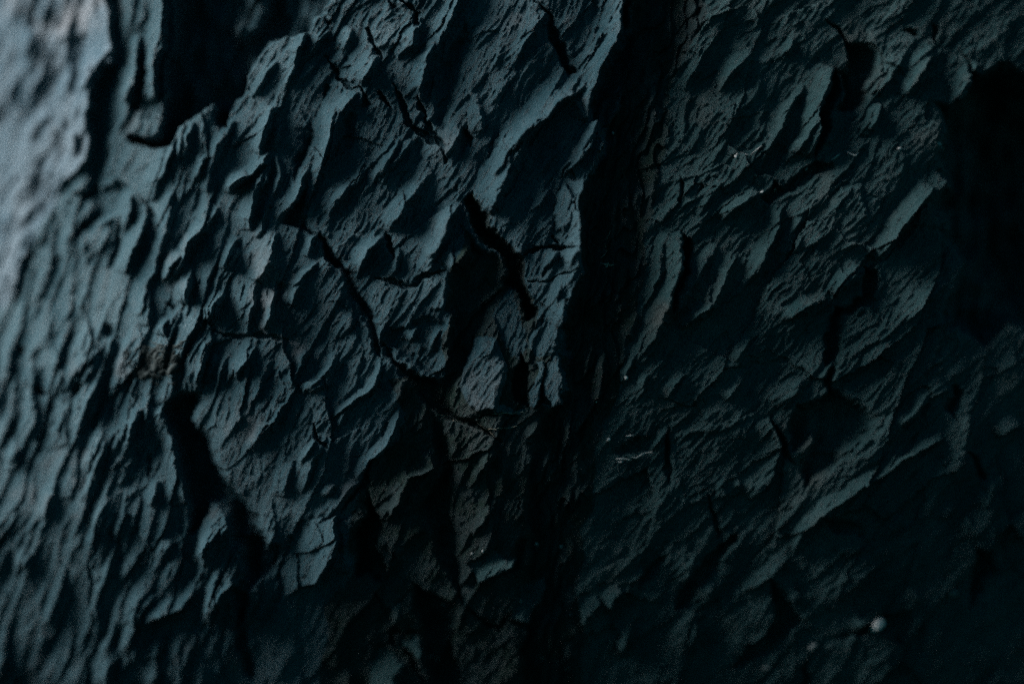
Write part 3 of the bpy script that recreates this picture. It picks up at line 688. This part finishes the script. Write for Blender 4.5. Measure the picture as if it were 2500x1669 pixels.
part(T2((690, -900), (690, 190), (630, 330), (600, 450), (560, 640), (640, 880), (700, 980), (745, 985), (740, 1040), (890, 1140), (905, 1280), (960, 1390), (955, 1450), (1020, 1568), (1120, 1700), (1060, 1490), (1145, 1250), (1165, 830), (1262, 600), (1395, 300), (1395, -900)), left_face, 'rock_slab', M_SLATE, 'sharp central slab beside the cleft')
part(T2((1000, -900), (995, 60), (1060, 130), (1095, 200), (1110, 300), (1140, 348), (1240, 260), (1320, 170), (1352, 10), (1360, -900)), left_face, 'rock_slab', M_SLATE)
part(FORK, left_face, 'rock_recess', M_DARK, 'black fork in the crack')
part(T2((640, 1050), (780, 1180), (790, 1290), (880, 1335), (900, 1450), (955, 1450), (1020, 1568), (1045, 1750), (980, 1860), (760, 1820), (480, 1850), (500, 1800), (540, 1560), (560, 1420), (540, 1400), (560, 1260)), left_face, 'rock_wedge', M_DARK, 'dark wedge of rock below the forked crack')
part(BIG_HOLE, left_face, 'rock_recess', M_SLATE, 'deep black hole in the lower left')
part(T4((-400, 1568 + 900), (-400, 300), (160, 190), (260, 260), (500, 180), (725, 300), (815, 480), (850, 750), (825, 870), (960, 775), (1040, 930), (1110, 1090), (1060, 1290), (1110, 1560), (1160, 2500)), left_face, 'rock_slab', M_SLATE)
part(BIG_HOLE, left_face, 'rock_recess', M_SLATE, 'deep black hole in the lower left')
PARTS_HOLE = len(PARTS) - 1
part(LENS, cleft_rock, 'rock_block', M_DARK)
part(T3((1300, 250), (1420, 300), (1500, 270), (2300, 300), (2300, 1620), (1300, 1700), (1060, 1580), (1050, 1500), (1262, 1380), (1292, 1210), (1262, 1000), (1205, 930), (1190, 700), (1205, 430), (1290, 430)), right_face, 'rock_recess', M_RIGHT, 'black recess at the right edge')
part(T3((715, 90), (835, 190), (900, 188), (962, 240), (930, 330), (872, 470), (758, 492), (692, 665), (625, 730), (672, 600), (692, 480), (742, 300), (822, 280), (812, 200)), right_face, 'rock_recess', M_RIGHT)
part(T6((1250, 440), (1050, 545), (740, 765), (550, 965), (440, 1060), (580, 1250), (735, 1355), (980, 1260), (1090, 1240), (1380, 1250), (1500, 960), (1400, 640)), right_face, 'rock_slab', M_RIGHT)
part(T6((440, 1470), (580, 1250), (735, 1355), (980, 1260), (1110, 1340), (1380, 1250), (1450, 1110), (2500, 1200), (2500, 3000), (-400, 3000), (20, 1600), (230, 1500)), right_face, 'rock_slab', M_RIGHT)
part(FLAKE_OVAL, left_face, 'rock_flake', M_SLATE, 'smooth oval flake on the central slab')
part(T2((1235, 525), (1262, 600), (1240, 730), (1180, 850), (1160, 830), (1085, 810), (1150, 690), (1190, 640)), left_face, 'rock_flake', M_SLATE)
part(FACE_BRIGHT, left_face, 'rock_flake', M_SLATE, 'bright rough split face beside the black hole')
part(T2((557, 1268), (528, 1400), (450, 1412), (500, 1300)), left_face, 'rock_flake', M_SLATE)
part(T2((830, 1305), (852, 1400), (912, 1575), (880, 1620), (790, 1568), (755, 1480), (780, 1400)), left_face, 'rock_flake', M_SLATE, 'flat teal flake inside the fork')
for q_, p_ in enumerate(PLATES):
    part(p_[0], right_face if q_ > 13 else left_face, 'rock_flake' if p_[6] else 'rock_plate', M_RIGHT if q_ > 13 else M_SLATE)
for f_ in FACETS_LOW:
    part(f_, cleft_rock, 'rock_flake', M_RIGHT)
for f_ in FACETS_RIGHT:
    part(f_, right_face, 'rock_flake', M_RIGHT)
part(T6((512, 1005), (562, 1060), (605, 1170), (560, 1225), (500, 1130)), right_face, 'rock_flake', M_RIGHT)

PTS = np.stack([PXX, PYY, PZZ], -1).reshape(-1, 3)
# true normals of the whole sheet, so that parts meet without a shading seam
def sheet_normals():
    G = PTS.reshape(NY, NX, 3)
    du = np.gradient(G, axis=1); dv = np.gradient(G, axis=0)
    n = np.cross(dv, du); n /= np.linalg.norm(n, axis=-1, keepdims=True) + 1e-20
    if n[NY // 2, NX // 2, 1] > 0: n = -n
    return n.reshape(-1, 3).astype(np.float32)
NRM = sheet_normals()
IDX = np.arange(NY * NX).reshape(NY, NX)
BACK = float((420 - BASE.min()) * K)

def mesh_part(k):
    thing, name, mat, label = PARTS[k]
    m = PID == k
    if m.sum() < 12: return
    i, j = np.nonzero(m)
    q = np.stack([IDX[i, j], IDX[i + 1, j], IDX[i + 1, j + 1], IDX[i, j + 1]], 1)
    # edges where the part ends get a side going back into the rock
    pad = np.pad(m, 1)
    sk = []
    for (di, dj, e0, e1) in ((-1, 0, (0, 1), (0, 0)), (1, 0, (1, 0), (1, 1)), (0, -1, (0, 0), (1, 0)), (0, 1, (1, 1), (0, 1))):
        b = m & ~pad[1 + di:1 + di + m.shape[0], 1 + dj:1 + dj + m.shape[1]]
        bi, bj = np.nonzero(b)
        sk.append(np.stack([IDX[bi + e0[0], bj + e0[1]], IDX[bi + e1[0], bj + e1[1]]], 1))
    sk = np.concatenate(sk)
    used, inv = np.unique(q, return_inverse=True); q = inv.reshape(-1, 4)
    n0 = len(used)
    co = PTS[used]
    bu, binv = np.unique(sk, return_inverse=True); binv = binv.reshape(-1, 2)
    nb = len(bu)
    c0 = co.mean(0)
    topc = PTS[bu].copy(); botc = topc.copy()
    botc[:, 1] = BACK * .5 + k * .0004
    botc[:, 0] += (c0[0] - botc[:, 0]) * .02; botc[:, 2] += (c0[2] - botc[:, 2]) * .02
    co = np.concatenate([co, topc, botc]).astype(np.float32)
    # quad order such that faces look outwards
    sq = np.stack([n0 + binv[:, 1], n0 + binv[:, 0], n0 + nb + binv[:, 0], n0 + nb + binv[:, 1]], 1)
    F = np.concatenate([q, sq]).astype(np.int32)
    me = bpy.data.meshes.new(name)
    me.vertices.add(len(co)); me.vertices.foreach_set('co', co.ravel())
    me.loops.add(F.size); me.loops.foreach_set('vertex_index', F.ravel())
    me.polygons.add(len(F)); me.polygons.foreach_set('loop_start', np.arange(0, F.size, 4, dtype=np.int32))
    me.polygons.foreach_set('use_smooth', np.ones(len(F), bool))
    me.update(calc_edges=True)
    nn = np.concatenate([NRM[used], NRM[bu], np.tile(np.array([[0, -1, 0]], np.float32), (nb, 1))])
    me.normals_split_custom_set_from_vertices(nn)
    me.materials.append(mat)
    o = bpy.data.objects.new(name, me)
    scene.collection.objects.link(o)
    o.parent = thing; o.matrix_parent_inverse = thing.matrix_basis.inverted()
    if label: o['label'] = label
for k in range(len(PARTS)):
    mesh_part(k)

# ---------------------------------------------------------------- small things lodged in the rock
rnd = random.Random(5)
def lump(name, px, py, rx, ry, rz, ang, mat, label, cat, group=None, lift=0.0, seed=0, parent=None):
    import bmesh
    bm = bmesh.new()
    bmesh.ops.create_icosphere(bm, subdivisions=3, radius=1)
    rr = random.Random(seed)
    cuts = [(Vector((rr.uniform(-1, 1), rr.uniform(-1, 1), rr.uniform(-1, 1))).normalized(), rr.uniform(.62, .9)) for _ in range(9)]
    for v in bm.verts:
        for n, d in cuts:
            e = v.co.dot(n) - d
            if e > 0: v.co -= n * e * .9
        v.co = Vector((v.co.x * rx, v.co.y * ry, v.co.z * rz))
        t = math.radians(ang)
        v.co = Vector((v.co.x * math.cos(t) - v.co.z * math.sin(t), v.co.y, v.co.x * math.sin(t) + v.co.z * math.cos(t))) * K
    me = bpy.data.meshes.new(name); bm.to_mesh(me); bm.free()
    me.materials.append(mat)
    for p in me.polygons: p.use_smooth = True
    o = bpy.data.objects.new(name, me); scene.collection.objects.link(o)
    o.location = on_rock(px, py, lift)
    if label: o['label'] = label
    if cat: o['category'] = cat
    if group: o['group'] = group
    return o

lump('pebble', 2143, 1528, 24, 17, 16, 48, M_QUARTZ, 'brightest cream pebble lodged in the black crack at the lower right', 'pebble', 'pale stones in the cracks', 62, 1)
lump('pebble', 2330, 1449, 13, 9, 9, 10, M_STONE, 'pale pebble nearest the right edge, with a grey streak beside it', 'pebble', 'pale stones in the cracks', 8, 2)
lump('pebble', 1987, 1578, 14, 8, 8, 38, M_STONE, 'small dull pebble left of the brightest cream pebble, lower down', 'pebble', 'pale stones in the cracks', 6, 3)
lump('pebble', 1872, 1631, 11, 7, 6, 20, M_STONE, 'tiny pale pebble at the bottom edge, leftmost of the lower right pebbles', 'pebble', 'pale stones in the cracks', 6, 4)
lump('quartz_crystal', 1528, 920, 5, 5, 7, 10, M_QUARTZ, 'small white quartz crystal on the right rim of the black cleft', 'crystal', None, 3, 5)
def strand(pts, r, lift=3):
    """a thin tube following the rock"""
    P_ = [on_rock(x, y, lift + rnd.uniform(-.5, 1.5)) for x, y in pts]
    V_ = []; F_ = []
    for k, p in enumerate(P_):
        d = (P_[min(k + 1, len(P_) - 1)] - P_[max(k - 1, 0)]).normalized()
        s = d.cross(Vector((0, 1, 0))).normalized(); t = d.cross(s)
        rr = r * K * (.35 if k in (0, len(P_) - 1) else 1)
        for q in range(5):
            g = q * 2 * math.pi / 5
            V_.append(p + s * math.cos(g) * rr + t * math.sin(g) * rr)
    for k in range(len(P_) - 1):
        for q in range(5):
            F_.append((k * 5 + q, k * 5 + (q + 1) % 5, (k + 1) * 5 + (q + 1) % 5, (k + 1) * 5 + q))
    F_.append(tuple(range(4, -1, -1))); F_.append(tuple(range(len(V_) - 5, len(V_))))
    return V_, F_
def strands(name, lines, r, mat, label=None, cat=None, group=None, parent=None):
    V_ = []; F_ = []
    for l in lines:
        v, f = strand(l, r)
        F_ += [tuple(i + len(V_) for i in q) for q in f]; V_ += v
    me = bpy.data.meshes.new(name); me.from_pydata([tuple(v) for v in V_], [], F_); me.update(); me.materials.append(mat)
    for p in me.polygons: p.use_smooth = True
    o = bpy.data.objects.new(name, me); scene.collection.objects.link(o)
    if label: o['label'] = label
    if cat: o['category'] = cat
    if group: o['group'] = group
    if parent:
        o.parent = parent; o.matrix_parent_inverse = parent.matrix_basis.inverted()
    return o
def wiggle(x0, y0, x1, y1, n, amp):
    return [(x0 + (x1 - x0) * t / n + rnd.uniform(-amp, amp), y0 + (y1 - y0) * t / n + rnd.uniform(-amp, amp)) for t in range(n + 1)]
strands('dry_plant_scrap', [[(1465, 641), (1472, 642), (1480, 645), (1485, 641), (1489, 646), (1496, 644), (1501, 640)], [(1476, 651), (1481, 648), (1486, 642)], [(1470, 640), (1480, 643), (1490, 647)]], 1.7, M_STRAW, 'tiny straw-coloured plant scrap caught in the black cleft', 'plant scrap')
strands('root_fibre', [wiggle(1200, 1010, 1245, 1006, 9, 2.2), wiggle(1235, 1007, 1278, 1006, 8, 2.2)], .8, M_STRAW, 'upper fine pale root strung across the rock below the forked crack', 'root', 'fine roots')
strands('root_fibre', [wiggle(1165, 1030, 1205, 1062, 9, 2), wiggle(1190, 1047, 1265, 1040, 12, 2)], .8, M_STRAW, 'lower fine pale root along the crack below the forked crack', 'root', 'fine roots')
strands('root_fibre', [[(1104, 1020), (1105, 1026), (1112, 1028), (1118, 1023), (1116, 1018)], wiggle(1066, 1011, 1092, 1016, 6, 1.5)], .8, M_STRAW, 'curled fine pale root left of the other fine roots', 'root', 'fine roots')
strands('root_fibre', [[(1490, 560), (1486, 572), (1482, 583), (1474, 584)], [(1470, 598), (1477, 594), (1481, 610), (1477, 618), (1465, 627)]], .6, M_STRAW, 'hair-thin root hanging in the cleft above the straw-coloured scrap', 'root', 'fine roots')
# brown soil and dry moss caught on the ledge above the black hole
clump = top('moss_clump', 'brown clump of soil and dry moss on a ledge above the black hole at left', 'moss clump', on_rock(385, 880, 4))
soil_v = []
for q in range(9):
    o = lump('soil_lump', 335 + 105 * rnd.random(), 850 + 70 * rnd.random(), rnd.uniform(10, 20), rnd.uniform(8, 12), rnd.uniform(8, 14), rnd.uniform(0, 90), M_SOIL, None, None, None, 3, 60 + q)
    o.parent = clump; o.matrix_parent_inverse = clump.matrix_basis.inverted()
fib = []
for q in range(150):
    x = rnd.gauss(385, 32); y = rnd.gauss(884, 22); g = rnd.uniform(-.6, 1.2); l = rnd.uniform(14, 34)
    fib.append([(x + math.cos(g) * l * t / 4 + rnd.uniform(-3, 3), y - math.sin(g) * l * t / 4 + rnd.uniform(-3, 3)) for t in range(5)])
fo = strands('moss_fibre', fib, 1.5, M_SOIL, parent=clump)
fo['kind'] = 'stuff'
# quartz veins crossing the right wall
strands('quartz_vein', [[(1792, 380), (1800, 374), (1812, 370), (1822, 374), (1832, 376)], [(1835, 372), (1850, 362), (1862, 352)]], 1.3, M_QUARTZ, parent=right_face)
strands('quartz_vein', [[(2034, 386), (2046, 378), (2056, 372)], [(2068, 366), (2078, 374), (2090, 378), (2098, 370)]], 1.8, M_QUARTZ, parent=right_face)
strands('quartz_vein', [wiggle(1502, 1120, 1540, 1122, 6, 1.5), wiggle(1506, 1128, 1524, 1127, 4, 1)], 1.8, M_QUARTZ, parent=right_face)
strands('quartz_vein', [wiggle(1528, 1065, 1544, 1063, 4, 1)], 1.8, M_QUARTZ, parent=right_face)
strands('quartz_vein', [wiggle(1545, 1118, 1592, 1104, 8, 2)], 1.3, M_QUARTZ, parent=right_face)
for q, (x, y, r) in enumerate(((2198, 360, 6), (1861, 466, 5), (1899, 457, 5), (1974, 409, 4), (1798, 380, 5), (2296, 347, 5), (2312, 357, 4), (1486, 1072, 6))):
    o = lump('quartz_grain', x, y, r, r * .8, r * .7, 30 * q, M_QUARTZ, None, None, None, 2, 20 + q)
    o.parent = right_face; o.matrix_parent_inverse = right_face.matrix_basis.inverted()
for q, (x, y, r) in enumerate(((1456, 980, 2.2), (1369, 1334, 3.2), (1309, 1328, 2.8), (1177, 1342, 2.6), (1152, 1348, 2.6), (1271, 1467, 2.2), (1392, 1501, 2.4), (1324, 1609, 2.4), (1078, 1477, 1.8), (1384, 1633, 2), (1049, 1604, 2.4), (1067, 1607, 2.2), (1499, 318, 3))):
    o = lump('quartz_grain', x, y, r * 1.3, r, r, 40 * q, M_QUARTZ, None, None, None, 1.5, 40 + q)
    o.parent = cleft_rock; o.matrix_parent_inverse = cleft_rock.matrix_basis.inverted()
